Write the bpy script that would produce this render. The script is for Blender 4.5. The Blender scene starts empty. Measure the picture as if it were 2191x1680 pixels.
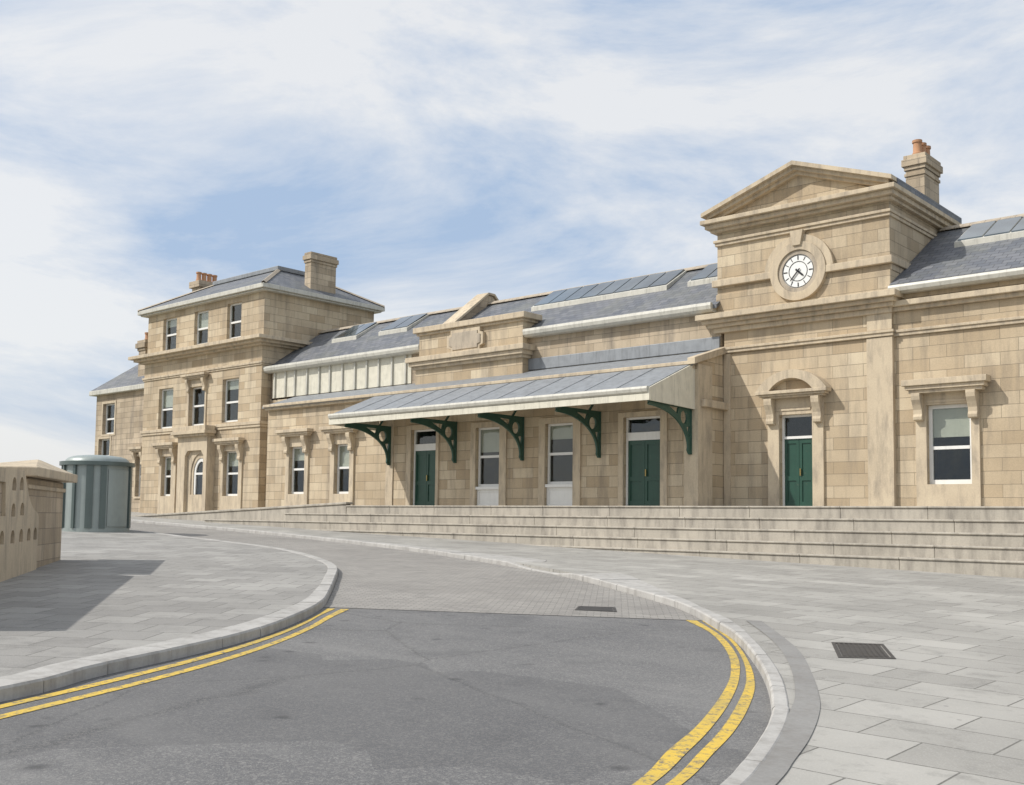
import bpy, math, random
from mathutils import Vector, Matrix
random.seed(7)
SC = bpy.context.scene
COL = SC.collection
# ------------------------------------------------------------------ camera
cam_d = bpy.data.cameras.new("camera"); cam = bpy.data.objects.new("camera", cam_d); COL.objects.link(cam)
SC.camera = cam
yaw, pit, rol = math.radians(41.62), math.radians(4.0), math.radians(0.7)
fw = Vector((-math.sin(yaw)*math.cos(pit), math.cos(yaw)*math.cos(pit), math.sin(pit)))
rt = Vector((math.cos(yaw), math.sin(yaw), 0)); up = rt.cross(fw)
r2 = rt*math.cos(rol) + up*math.sin(rol); u2 = up*math.cos(rol) - rt*math.sin(rol)
cam.matrix_world = Matrix(((r2.x, u2.x, -fw.x, 0), (r2.y, u2.y, -fw.y, 0), (r2.z, u2.z, -fw.z, 0), (0, 0, 0, 1)))
cam_d.sensor_width = 36; cam_d.lens = 36*2262/2191
cam_d.shift_y = (951.3-840)/2191
cam_d.clip_end = 3000
# ------------------------------------------------------------------ world and light (bright overcast)
SUN_EL, SUN_AZ = math.radians(44), math.radians(-38)      # light comes over the viewer's left shoulder
W = bpy.data.worlds.new("World"); SC.world = W; W.use_nodes = True
nt = W.node_tree; nt.nodes.clear()
out = nt.nodes.new("ShaderNodeOutputWorld"); bg = nt.nodes.new("ShaderNodeBackground")
sky = nt.nodes.new("ShaderNodeTexSky"); sky.sky_type = 'NISHITA'; sky.sun_disc = False
sky.sun_elevation = SUN_EL; sky.sun_rotation = math.radians(180)-SUN_AZ; sky.air_density = 1.0; sky.dust_density = 3.0
tc = nt.nodes.new("ShaderNodeTexCoord"); mp = nt.nodes.new("ShaderNodeMapping"); mp.inputs['Scale'].default_value = (1, 1, 3.2)
no = nt.nodes.new("ShaderNodeTexNoise"); no.inputs['Scale'].default_value = 2.2; no.inputs['Detail'].default_value = 10; no.inputs['Roughness'].default_value = .62; no.inputs['Distortion'].default_value = .35
cr = nt.nodes.new("ShaderNodeValToRGB")
cr.color_ramp.elements[0].position = .36; cr.color_ramp.elements[0].color = (6.2, 8.1, 11.0, 1)
cr.color_ramp.elements[1].position = .56; cr.color_ramp.elements[1].color = (13.0, 13.1, 13.2, 1)
mx = nt.nodes.new("ShaderNodeMix"); mx.data_type = 'RGBA'; mx.inputs[0].default_value = .72
nt.links.new(tc.outputs['Generated'], mp.inputs['Vector']); nt.links.new(mp.outputs['Vector'], no.inputs['Vector'])
nt.links.new(no.outputs['Fac'], cr.inputs['Fac']); nt.links.new(sky.outputs['Color'], mx.inputs[6]); nt.links.new(cr.outputs['Color'], mx.inputs[7])
nt.links.new(mx.outputs[2], bg.inputs['Color']); bg.inputs['Strength'].default_value = .082
nt.links.new(bg.outputs['Background'], out.inputs['Surface'])
sl = bpy.data.lights.new("sun", 'SUN'); so = bpy.data.objects.new("sun", sl); COL.objects.link(so)
sl.energy = 3.7; sl.angle = math.radians(.7); sl.color = (1, .96, .9)
d = Vector((math.sin(SUN_AZ)*math.cos(SUN_EL), -math.cos(SUN_AZ)*math.cos(SUN_EL), math.sin(SUN_EL)))
so.rotation_euler = d.to_track_quat('Z', 'Y').to_euler()
SC.view_settings.view_transform = 'Standard'; SC.view_settings.look = 'None'; SC.view_settings.exposure = 0.0; SC.view_settings.gamma = 1

# ------------------------------------------------------------------ materials
def nodes(name):
    m = bpy.data.materials.new(name); m.use_nodes = True
    n = m.node_tree; b = n.nodes['Principled BSDF']; return m, n, b
def N(n, t, **k):
    x = n.nodes.new(t)
    for a, v in k.items(): setattr(x, a, v)
    return x
def math_(n, op, a, b=None):
    x = N(n, 'ShaderNodeMath', operation=op)
    for i, v in enumerate((a, b)):
        if v is None: continue
        if isinstance(v, (int, float)): x.inputs[i].default_value = v
        else: n.links.new(v, x.inputs[i])
    return x.outputs[0]
def wall_uv(n, slope=False):
    """u along the wall, v up it, whichever way the wall faces"""
    g = N(n, 'ShaderNodeNewGeometry'); s = N(n, 'ShaderNodeSeparateXYZ'); n.links.new(g.outputs['Position'], s.inputs[0])
    q = N(n, 'ShaderNodeSeparateXYZ'); n.links.new(g.outputs['True Normal'], q.inputs[0])
    ax = math_(n, 'ABSOLUTE', q.outputs[0]); ay = math_(n, 'ABSOLUTE', q.outputs[1])
    f = math_(n, 'GREATER_THAN', ax, ay)
    m = N(n, 'ShaderNodeMix', data_type='FLOAT'); n.links.new(f, m.inputs[0]); n.links.new(s.outputs[0], m.inputs[2]); n.links.new(s.outputs[1], m.inputs[3])
    v = s.outputs[2]
    if slope: v = math_(n, 'MULTIPLY', v, 1.8)
    c = N(n, 'ShaderNodeCombineXYZ'); n.links.new(m.outputs[0], c.inputs[0]); n.links.new(v, c.inputs[1])
    return c.outputs[0]
def pos(n, scale=(1, 1, 1), rot=0):
    g = N(n, 'ShaderNodeNewGeometry'); m = N(n, 'ShaderNodeMapping'); m.inputs['Scale'].default_value = scale; m.inputs['Rotation'].default_value[2] = rot
    n.links.new(g.outputs['Position'], m.inputs['Vector']); return m.outputs[0]
def noise(n, vec, sc, det=5, ro=.55):
    x = N(n, 'ShaderNodeTexNoise'); x.inputs['Scale'].default_value = sc; x.inputs['Detail'].default_value = det; x.inputs['Roughness'].default_value = ro
    n.links.new(vec, x.inputs['Vector']); return x.outputs['Fac']
def ramp(n, fac, a, b, ca=(0, 0, 0, 1), cb=(1, 1, 1, 1)):
    r = N(n, 'ShaderNodeValToRGB'); e = r.color_ramp.elements; e[0].position = a; e[1].position = b; e[0].color = ca; e[1].color = cb
    n.links.new(fac, r.inputs['Fac']); return r.outputs['Color']
def mixc(n, f, a, b, mode='MIX'):
    x = N(n, 'ShaderNodeMix', data_type='RGBA', blend_type=mode)
    for i, v in ((0, f), (6, a), (7, b)):
        if isinstance(v, (int, float)): x.inputs[i].default_value = v
        elif isinstance(v, tuple): x.inputs[i].default_value = v if len(v) == 4 else v + (1,)
        else: n.links.new(v, x.inputs[i])
    return x.outputs[2]
def bump(n, b, h, s=.3, dist=.01):
    x = N(n, 'ShaderNodeBump'); x.inputs['Strength'].default_value = s; x.inputs['Distance'].default_value = dist
    n.links.new(h, x.inputs['Height']); n.links.new(x.outputs[0], b.inputs['Normal'])
def brick(n, vec, w, h, mortar, c1, c2, cm, off=.5, bias=0):
    x = N(n, 'ShaderNodeTexBrick'); x.offset = off
    x.inputs['Scale'].default_value = 1; x.inputs['Brick Width'].default_value = w; x.inputs['Row Height'].default_value = h
    x.inputs['Mortar Size'].default_value = mortar; x.inputs['Mortar Smooth'].default_value = .15; x.inputs['Bias'].default_value = bias
    x.inputs['Color1'].default_value = c1+(1,); x.inputs['Color2'].default_value = c2+(1,); x.inputs['Mortar'].default_value = cm+(1,)
    n.links.new(vec, x.inputs['Vector']); return x
def ashlar(name, c1, c2, cm, w=.95, h=.36, dirt=.5, mort=.006):
    m, n, b = nodes(name); uv = wall_uv(n)
    k = brick(n, uv, w, h, mort, c1, c2, cm)
    p = pos(n)
    big = ramp(n, noise(n, p, .55, 6), .35, .7)
    c = mixc(n, math_(n, 'MULTIPLY', big, dirt*.55), k.outputs['Color'], tuple(x*.62 for x in c1), 'MIX')
    st = noise(n, pos(n, (1.3, 1.3, .16)), 2.4, 6, .65)            # rain streaks and soot
    c = mixc(n, math_(n, 'MULTIPLY', ramp(n, st, .47, .7), dirt*.62), c, (.16, .14, .12), 'MIX')
    fine = noise(n, p, 28, 4, .7)
    c = mixc(n, .22, c, ramp(n, fine, .25, .75, (.35, .33, .3, 1), (.9, .88, .84, 1)), 'OVERLAY')
    n.links.new(c, b.inputs['Base Color']); b.inputs['Roughness'].default_value = .88
    hh = math_(n, 'ADD', math_(n, 'MULTIPLY', k.outputs['Fac'], -1.0), math_(n, 'MULTIPLY', fine, .5))
    bump(n, b, hh, .8, .016); return m
def stone(name, c, dirt=.5, bmp=.3):
    m, n, b = nodes(name); p = pos(n)
    big = ramp(n, noise(n, p, .9, 6), .35, .7)
    cc = mixc(n, math_(n, 'MULTIPLY', big, dirt*.6), c, tuple(x*.6 for x in c))
    st = noise(n, pos(n, (2.2, 2.2, .5)), 2.1, 6, .65)
    cc = mixc(n, math_(n, 'MULTIPLY', ramp(n, st, .46, .7), dirt*.68), cc, (.15, .135, .12))
    fine = noise(n, p, 30, 4, .7)
    cc = mixc(n, .2, cc, ramp(n, fine, .25, .75, (.35, .33, .3, 1), (.9, .88, .84, 1)), 'OVERLAY')
    n.links.new(cc, b.inputs['Base Color']); b.inputs['Roughness'].default_value = .87
    bump(n, b, fine, bmp, .006); return m
def paint(name, c, rough=.45, wear=.25, metal=0):
    m, n, b = nodes(name); p = pos(n)
    f = ramp(n, noise(n, p, 3.5, 6), .4, .75)
    cc = mixc(n, math_(n, 'MULTIPLY', f, wear), c, tuple(x*.55 for x in c))
    g_ = ramp(n, noise(n, pos(n, (5, 5, .5)), 1.6, 6, .7), .5, .72)          # run-off streaks
    cc = mixc(n, math_(n, 'MULTIPLY', g_, wear*1.3), cc, tuple(x*.4+.01 for x in c))
    cc = mixc(n, math_(n, 'MULTIPLY', ramp(n, noise(n, p, 9, 7, .7), .62, .7), wear), cc, (.20, .17, .12))
    n.links.new(cc, b.inputs['Base Color']); b.inputs['Roughness'].default_value = rough; b.inputs['Metallic'].default_value = metal
    bump(n, b, noise(n, p, 40, 3), .06, .004); return m
def slate(name, c1=(.105, .115, .135), c2=(.175, .18, .195)):
    m, n, b = nodes(name); uv = wall_uv(n, True)
    k = brick(n, uv, .34, .23, .008, c1, c2, (.03, .03, .035))
    p = pos(n)
    c = mixc(n, math_(n, 'MULTIPLY', ramp(n, noise(n, p, .8, 6), .45, .72), .45), k.outputs['Color'], (.19, .19, .15))
    c = mixc(n, math_(n, 'MULTIPLY', ramp(n, noise(n, p, 5, 5), .6, .72), .5), c, (.26, .26, .22))
    n.links.new(c, b.inputs['Base Color']); b.inputs['Roughness'].default_value = .58
    bump(n, b, math_(n, 'MULTIPLY', k.outputs['Fac'], -1.0), .6, .012); return m
M = {}
M['ashlar'] = ashlar('sandstone_ashlar', (.43, .335, .22), (.62, .52, .375), (.27, .225, .165), dirt=.75)
M['ashlar2'] = ashlar('sandstone_ashlar_weathered', (.38, .305, .215), (.55, .455, .335), (.24, .205, .16), w=.8, h=.3, dirt=1.0)
M['trim'] = stone('dressed_sandstone', (.57, .475, .345), .75)
M['dark_trim'] = stone('sooty_sandstone', (.45, .385, .30), .8)
M['step'] = stone('step_stone', (.43, .395, .335), .85)
M['kerb'] = stone('granite_kerb', (.42, .41, .39), .7)
M['slate'] = slate('welsh_slate')
M['lead'] = paint('lead_sheet', (.27, .285, .30), .55, .5, .1)
M['white'] = paint('white_gloss_paint', (.80, .79, .75), .35, .12)
M['cream'] = paint('cream_paint', (.70, .66, .54), .45, .34)
M['green'] = paint('bottle_green_paint', (.022, .075, .05), .35, .25)
M['iron'] = paint('cast_iron_paint', (.03, .085, .06), .4, .3)
M['gutter'] = paint('gutter_paint', (.58, .56, .49), .45, .42)
M['pot'] = stone('terracotta', (.50, .27, .15), .5)
M['kiosk'] = paint('kiosk_metal', (.32, .36, .34), .4, .2, .2)
M['kioskrib'] = paint('kiosk_rib_metal', (.12, .15, .14), .35, .2, .3)
M['steel'] = paint('cover_iron', (.10, .095, .09), .55, .4, .6)
M['black'] = paint('clock_black', (.015, .015, .017), .3, .1)
m, n, b = nodes('clock_dial'); b.inputs['Base Color'].default_value = (.82, .81, .77, 1); b.inputs['Roughness'].default_value = .3; M['dial'] = m
def glass(name):
    m, n, b = nodes(name); n.nodes.remove(b); p = pos(n)
    o = n.nodes['Material Output']; t = N(n, 'ShaderNodeBsdfTransparent'); t.inputs['Color'].default_value = (.86, .89, .88, 1)
    gl = N(n, 'ShaderNodeBsdfGlossy'); gl.inputs['Roughness'].default_value = .02; gl.inputs['Color'].default_value = (.9, .93, .95, 1)
    lw = N(n, 'ShaderNodeLayerWeight'); lw.inputs['Blend'].default_value = .5; fr = N(n, 'ShaderNodeMath', operation='MULTIPLY_ADD'); fr.inputs[1].default_value = .85; fr.inputs[2].default_value = .045
    n.links.new(math_(n, 'POWER', lw.outputs['Facing'], 4.0), fr.inputs[0]); mx_ = N(n, 'ShaderNodeMixShader')
    bp = N(n, 'ShaderNodeBump'); bp.inputs['Strength'].default_value = .25; bp.inputs['Distance'].default_value = .03
    n.links.new(noise(n, p, 1.9, 2), bp.inputs['Height']); n.links.new(bp.outputs[0], gl.inputs['Normal'])
    n.links.new(fr.outputs[0], mx_.inputs[0]); n.links.new(t.outputs[0], mx_.inputs[1]); n.links.new(gl.outputs[0], mx_.inputs[2]); n.links.new(mx_.outputs[0], o.inputs['Surface']); return m
def dark_glass(name, c):
    m, n, b = nodes(name); p = pos(n)
    cc = mixc(n, ramp(n, noise(n, p, .7, 3), .4, .65), c, tuple(x*2.6 for x in c))
    n.links.new(cc, b.inputs['Base Color']); b.inputs['Roughness'].default_value = .04; b.inputs['IOR'].default_value = 1.55
    b.inputs['Coat Weight'].default_value = .5; b.inputs['Coat Roughness'].default_value = .03
    bump(n, b, noise(n, p, 2.2, 2), .18, .02); return m
M['glass'] = glass('window_glass')
M['blind'] = paint('blind_cloth', (.62, .58, .49), .9, .15)
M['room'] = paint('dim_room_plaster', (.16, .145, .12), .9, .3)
M['roofglass'] = dark_glass('rooflight_glass', (.035, .045, .052))
def road():
    m, n, b = nodes('asphalt'); p = pos(n)
    f = noise(n, p, 90, 3, .8); g = noise(n, p, .35, 6, .6)
    c = mixc(n, ramp(n, g, .3, .7), (.105, .105, .108), (.16, .158, .155))
    v = N(n, 'ShaderNodeTexVoronoi', feature='DISTANCE_TO_EDGE'); v.inputs['Scale'].default_value = .23
    wv = mixc(n, .12, p, N(n, 'ShaderNodeTexNoise').outputs['Color'], 'ADD'); n.links.new(wv, v.inputs['Vector'])
    nz = [x for x in n.nodes if x.bl_idname == 'ShaderNodeTexNoise'][-1]; nz.inputs['Scale'].default_value = 1.7; nz.inputs['Detail'].default_value = 6
    n.links.new(p, nz.inputs['Vector'])
    crack = ramp(n, v.outputs['Distance'], .0, .006, (1, 1, 1, 1), (0, 0, 0, 1))
    c = mixc(n, math_(n, 'MULTIPLY', crack, .55), c, (.05, .05, .05))
    c = mixc(n, math_(n, 'MULTIPLY', ramp(n, f, .54, .66), .75), c, (.38, .37, .35))
    sp = N(n, 'ShaderNodeTexVoronoi'); sp.inputs['Scale'].default_value = 55; n.links.new(p, sp.inputs['Vector'])
    c = mixc(n, math_(n, 'MULTIPLY', ramp(n, sp.outputs['Color'], .55, .9), .5), c, (.30, .29, .27))
    c = mixc(n, math_(n, 'MULTIPLY', ramp(n, noise(n, pos(n, (.35, 1.6, 1), 1.0), 1.1, 5), .5, .72), .45), c, (.24, .235, .225))
    c = mixc(n, math_(n, 'MULTIPLY', ramp(n, noise(n, p, 1.3, 5), .56, .75), .4), c, (.07, .07, .072))
    pt = N(n, 'ShaderNodeTexVoronoi', distance='CHEBYCHEV'); pt.inputs['Scale'].default_value = .3; pt.inputs['Randomness'].default_value = .9
    n.links.new(pos(n, rot=math.radians(35)), pt.inputs['Vector'])
    c = mixc(n, math_(n, 'MULTIPLY', ramp(n, pt.outputs['Color'], .62, .64), .3), c, (.075, .075, .078))     # relaid patches
    oil = N(n, 'ShaderNodeTexVoronoi'); oil.inputs['Scale'].default_value = 1.6; n.links.new(mixc(n, .25, p, nz.outputs['Color'], 'ADD'), oil.inputs['Vector'])
    c = mixc(n, math_(n, 'MULTIPLY', ramp(n, oil.outputs['Distance'], .04, .14, (1, 1, 1, 1), (0, 0, 0, 1)), .55), c, (.035, .035, .037))
    n.links.new(c, b.inputs['Base Color']); b.inputs['Roughness'].default_value = .85
    bump(n, b, f, .6, .01); return m
M['road'] = road()
def paving(name, w, h, c1, c2, cm, rot=0, mort=.008, grit=.4):
    m, n, b = nodes(name); p = pos(n, rot=rot)
    k = brick(n, p, w, h, mort, c1, c2, cm)
    q = pos(n); f = noise(n, q, 70, 3, .75)
    c = mixc(n, math_(n, 'MULTIPLY', ramp(n, noise(n, q, .5, 6), .38, .72), .5), k.outputs['Color'], tuple(x*.6 for x in c1))
    c = mixc(n, math_(n, 'MULTIPLY', ramp(n, noise(n, q, 2.6, 6, .7), .52, .7), .5), c, tuple(x*.5 for x in c1))
    c = mixc(n, math_(n, 'MULTIPLY', ramp(n, f, .5, .75), grit), c, tuple(min(1, x*1.35) for x in c2))
    sp = N(n, 'ShaderNodeTexVoronoi'); sp.inputs['Scale'].default_value = 3.1; n.links.new(q, sp.inputs['Vector'])
    c = mixc(n, math_(n, 'MULTIPLY', ramp(n, sp.outputs['Distance'], .045, .075, (1, 1, 1, 1), (0, 0, 0, 1)), .5), c, (.12, .115, .11))
    n.links.new(c, b.inputs['Base Color']); b.inputs['Roughness'].default_value = .84
    bump(n, b, math_(n, 'ADD', math_(n, 'MULTIPLY', k.outputs['Fac'], -1.0), math_(n, 'MULTIPLY', f, .35)), .5, .008); return m
M['flags'] = paving('concrete_flags', .9, .6, (.30, .288, .262), (.41, .395, .36), (.13, .125, .11), math.radians(0))
M['blocks'] = paving('block_paving', .2, .1, (.27, .255, .235), (.34, .32, .29), (.13, .125, .115), math.radians(-36), .006)
M['footway'] = paving('footway_flags', .6, .6, (.26, .25, .232), (.36, .348, .322), (.12, .115, .105), math.radians(-38))
def yellow():
    m, n, b = nodes('yellow_road_paint'); p = pos(n)
    w = ramp(n, noise(n, p, 14, 8, .8), .5, .6); w2 = ramp(n, noise(n, p, 1.1, 5, .6), .4, .7)
    c = mixc(n, math_(n, 'MULTIPLY', w2, .55), (.66, .45, .06), (.36, .29, .11))
    c = mixc(n, math_(n, 'MULTIPLY', w, .9), c, (.13, .125, .12))
    n.links.new(c, b.inputs['Base Color']); b.inputs['Roughness'].default_value = .7; bump(n, b, noise(n, p, 90, 3, .8), .4, .005); return m
M['yellow'] = yellow()
m, n, b = nodes('earth_grass'); p = pos(n)
n.links.new(ramp(n, noise(n, p, .6, 8), .3, .7, (.10, .12, .045, 1), (.17, .16, .085, 1)), b.inputs['Base Color']); b.inputs['Roughness'].default_value = .95; M['earth'] = m

# ------------------------------------------------------------------ mesh helpers
def world_origin(o):
    v = Vector((0, 0, 0))
    while o: v += Vector(o.location); o = o.parent
    return v
SCALE = 1.0
class MB:
    def __init__(s): s.v = []; s.f = []
    def add(s, vs, fs):
        k = len(s.v); s.v += [tuple(v) for v in vs]; s.f += [tuple(i+k for i in f) for f in fs]; return s
    def box(s, x0, x1, y0, y1, z0, z1):
        x0, x1 = sorted((x0, x1)); y0, y1 = sorted((y0, y1)); z0, z1 = sorted((z0, z1))
        return s.add([(x0,y0,z0),(x1,y0,z0),(x1,y1,z0),(x0,y1,z0),(x0,y0,z1),(x1,y0,z1),(x1,y1,z1),(x0,y1,z1)],
              [(3,2,1,0),(4,5,6,7),(0,1,5,4),(1,2,6,5),(2,3,7,6),(3,0,4,7)])
    def prism(s, poly, a, b, axis='x'):
        """poly in (y,z) for axis x, (x,z) for axis y, (x,y) for axis z"""
        n_ = len(poly)
        def P(p, t): return {'x': (t, p[0], p[1]), 'y': (p[0], t, p[1]), 'z': (p[0], p[1], t)}[axis]
        return s.add([P(p, a) for p in poly]+[P(p, b) for p in poly], [tuple(range(n_-1, -1, -1)), tuple(range(n_, 2*n_))]+[(i, (i+1) % n_, n_+(i+1) % n_, n_+i) for i in range(n_)])
    def ring(s, cx, cz, r0, r1, y0, y1, a0=0, a1=360, seg=64):
        """ring (or disc when r0 = 0) facing -Y, in the plane x,z"""
        full = abs(a1-a0) >= 360; n_ = seg if full else seg+1; vs = []
        for i in range(n_):
            a = math.radians(a0+(a1-a0)*i/seg); c, q = math.cos(a), math.sin(a)
            vs += [(cx+r0*c, y0, cz+r0*q), (cx+r1*c, y0, cz+r1*q), (cx+r1*c, y1, cz+r1*q), (cx+r0*c, y1, cz+r0*q)]
        fs = []
        for i in range(seg):
            a, b_ = i*4, ((i+1) % n_)*4
            for j in range(4): fs.append((a+j, a+(j+1) % 4, b_+(j+1) % 4, b_+j))
        if not full: fs += [(3, 2, 1, 0), tuple((n_-1)*4+j for j in range(4))]
        return s.add(vs, fs)
    def lathe(s, cx, cy, prof, seg=32):
        n_ = len(prof); vs = []; fs = []
        for i in range(seg):
            a = 2*math.pi*i/seg
            for r, z in prof: vs.append((cx+r*math.cos(a), cy+r*math.sin(a), z))
        for i in range(seg):
            for j in range(n_-1):
                a, b_ = i*n_+j, ((i+1) % seg)*n_+j; fs.append((a, b_, b_+1, a+1))
        return s.add(vs, fs)
    def build(s, name, mat, parent=None, label=None, smooth=False, bev=0):
        import bmesh
        o0 = world_origin(parent)
        if SCALE != 1: s.v = [(a*SCALE, b_*SCALE, c*SCALE) for a, b_, c in s.v]
        me = bpy.data.meshes.new(name)
        if parent is None:
            xs = [v[0] for v in s.v]; ys = [v[1] for v in s.v]; zs = [v[2] for v in s.v]
            base = Vector(((min(xs)+max(xs))/2, (min(ys)+max(ys))/2, min(zs)))
        else: base = Vector((0, 0, 0))
        me.from_pydata([tuple(Vector(v)-o0-base) for v in s.v], [], s.f)
        bm = bmesh.new(); bm.from_mesh(me); bmesh.ops.recalc_face_normals(bm, faces=bm.faces); bm.to_mesh(me); bm.free()
        me.materials.append(M[mat] if isinstance(mat, str) else mat)
        o = bpy.data.objects.new(name, me); COL.objects.link(o); o.parent = parent; o.location = base
        if label: o['label'] = label
        if smooth:
            for p_ in me.polygons: p_.use_smooth = True
            es = o.modifiers.new('e', 'EDGE_SPLIT'); es.split_angle = math.radians(40)
        if bev:
            bv = o.modifiers.new('b', 'BEVEL'); bv.width = bev; bv.segments = 2; bv.limit_method = 'ANGLE'
        return o
def thing(name, label, cat, loc, group=None):
    o = bpy.data.objects.new(name, None); COL.objects.link(o); o.location = tuple(v*SCALE for v in loc); o.empty_display_size = .3
    o['label'] = label; o['category'] = cat
    if group: o['group'] = group
    return o
def tag(o, label=None, cat=None, group=None, kind=None):
    for k, v in (('label', label), ('category', cat), ('group', group), ('kind', kind)):
        if v: o[k] = v
    return o
def plate(name, outline, holes, thick, place, mat, parent):
    """flat plate with holes, cut with a filled 2D curve; place(u, v, t) -> world point"""
    cu = bpy.data.curves.new('c', 'CURVE'); cu.dimensions = '2D'; cu.fill_mode = 'BOTH'; cu.extrude = thick/2
    for pl in [outline]+holes:
        sp = cu.splines.new('POLY'); sp.points.add(len(pl)-1); sp.use_cyclic_u = True
        for i, (a, b_) in enumerate(pl): sp.points[i].co = (a, b_, 0, 1)
    oc = bpy.data.objects.new('c', cu); COL.objects.link(oc)
    dg = bpy.context.evaluated_depsgraph_get(); me0 = bpy.data.meshes.new_from_object(oc.evaluated_get(dg))
    mb = MB(); mb.add([place(*v.co) for v in me0.vertices], [tuple(p_.vertices) for p_ in me0.polygons])
    bpy.data.objects.remove(oc); bpy.data.meshes.remove(me0)
    return mb.build(name, mat, parent)

# ------------------------------------------------------------------ ground, road, pavements
def gz(x, y, o=0): return -1.63-.025*max(-60, min(40, x))+.0125*max(-20, min(60, y))+o
def spline(pts, per=8):
    P_ = [Vector(p).to_2d() if len(p) > 2 else Vector(p) for p in pts]; P_ = [P_[0]*2-P_[1]]+P_+[P_[-1]*2-P_[-2]]; out_ = []
    for i in range(1, len(P_)-2):
        a, b_, c, d_ = P_[i-1:i+3]
        for k in range(per):
            t = k/per
            out_.append(.5*((2*b_)+(-a+c)*t+(2*a-5*b_+4*c-d_)*t*t+(-a+3*b_-3*c+d_)*t**3))
    out_.append(P_[-2]); return out_
def offset(pl, d_):
    r = []
    for i, p_ in enumerate(pl):
        t = (pl[min(i+1, len(pl)-1)]-pl[max(i-1, 0)]).normalized(); r.append(p_+Vector((-t.y, t.x))*d_)
    return r
def strip(mb, A, B, oa, ob, base=None):
    """ribbon between the polylines A and B at heights oa, ob above the ground plane"""
    vs = []
    for a, b_ in zip(A, B): vs += [(a.x, a.y, gz(a.x, a.y, oa)), (b_.x, b_.y, gz(b_.x, b_.y, ob))]
    mb.add(vs, [(2*i, 2*i+1, 2*i+3, 2*i+2) for i in range(len(A)-1)])
def flat(name, poly, o, mat, down=0):
    """polygon laid on the sloping ground, with a skirt reaching down"""
    mb = MB(); k = len(poly)
    vs = [(p_[0], p_[1], gz(p_[0], p_[1], o)) for p_ in poly]
    if down: vs += [(p_[0], p_[1], gz(p_[0], p_[1], o-down)) for p_ in poly]
    from mathutils.geometry import tessellate_polygon
    fs = [tuple(t) for t in tessellate_polygon([[Vector((p_[0], p_[1], 0)) for p_ in poly]])]
    if down: fs += [(i, (i+1) % k, k+(i+1) % k, k+i) for i in range(k)]
    mb.add(vs, fs); return mb.build(name, mat)
g = MB(); R_ = [-900, -300, -120, -60, -30, 0, 40, 120, 300, 900]; Q_ = [-900, -300, -100, -20, 0, 20, 60, 150, 400, 900]
vs = [(x, y, gz(x, y, -.14)) for y in Q_ for x in R_]
g.add(vs, [(j*10+i, j*10+i+1, (j+1)*10+i+1, (j+1)*10+i) for j in range(9) for i in range(9)])
tag(g.build('ground', 'earth'), kind='structure')
# road edges, from the near end to the far left
KR = spline([(-1.6, -30), (-2.0, -8), (-2.3, 1), (-2.72, 3.6), (-3.15, 5.33), (-3.34, 5.94), (-3.61, 6.68), (-3.85, 7.25), (-4.12, 7.8), (-4.75, 8.89), (-5.63, 10.2), (-6.48, 11.33), (-7.27, 12.2), (-8.33, 13.32), (-9.67, 14.41), (-13.21, 16.73), (-16.12, 18.1), (-20.94, 19.9), (-25.77, 21.1), (-33.1, 22.4), (-42, 23.3), (-60, 24.2)])
KL = spline([(-7.0, -30), (-7.3, -8), (-7.75, .5), (-8.5, 3.61), (-9.02, 4.63), (-9.62, 6.08), (-10.25, 7.26), (-11.24, 8.61), (-12.15, 9.64), (-13.11, 10.52), (-14.93, 12.1), (-17.02, 13.85), (-18.89, 15.0), (-21.93, 16.4), (-24.67, 17.1), (-28.5, 17.7), (-36, 18.6), (-60, 19.4)])
rp = [(p_.x, p_.y) for p_ in offset(KL, .15)]+[(p_.x, p_.y) for p_ in reversed(offset(KR, -.15))]
tag(flat('road', rp, -.1, 'road'), kind='structure')
# raised crossing table: block paving beyond the line across the road
iL = min(range(len(KL)), key=lambda i: (KL[i]-Vector((-12.11, 9.6))).length); iR = min(range(len(KR)), key=lambda i: (KR[i]-Vector((-7.69, 12.9))).length)
tb = [(p_.x, p_.y) for p_ in offset(KL, -.01)[iL:]]+[(p_.x, p_.y) for p_ in reversed(offset(KR, .01)[iR:])]
tag(flat('road_table', tb, -.094, 'blocks'), kind='structure')
# pavements
pr = [(p_.x, p_.y) for p_ in offset(KR, -.1)]+[(-60, 24.8), (-60, 60), (12, 60), (30, 40), (30, -30)]
tag(flat('pavement', pr, 0, 'flags', .14), kind='structure')
pl_ = [(p_.x, p_.y) for p_ in offset(KL, .14)]+[(-60, -30)]
tag(flat('island_pavement', pl_, 0, 'footway', .14), kind='structure')
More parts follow.
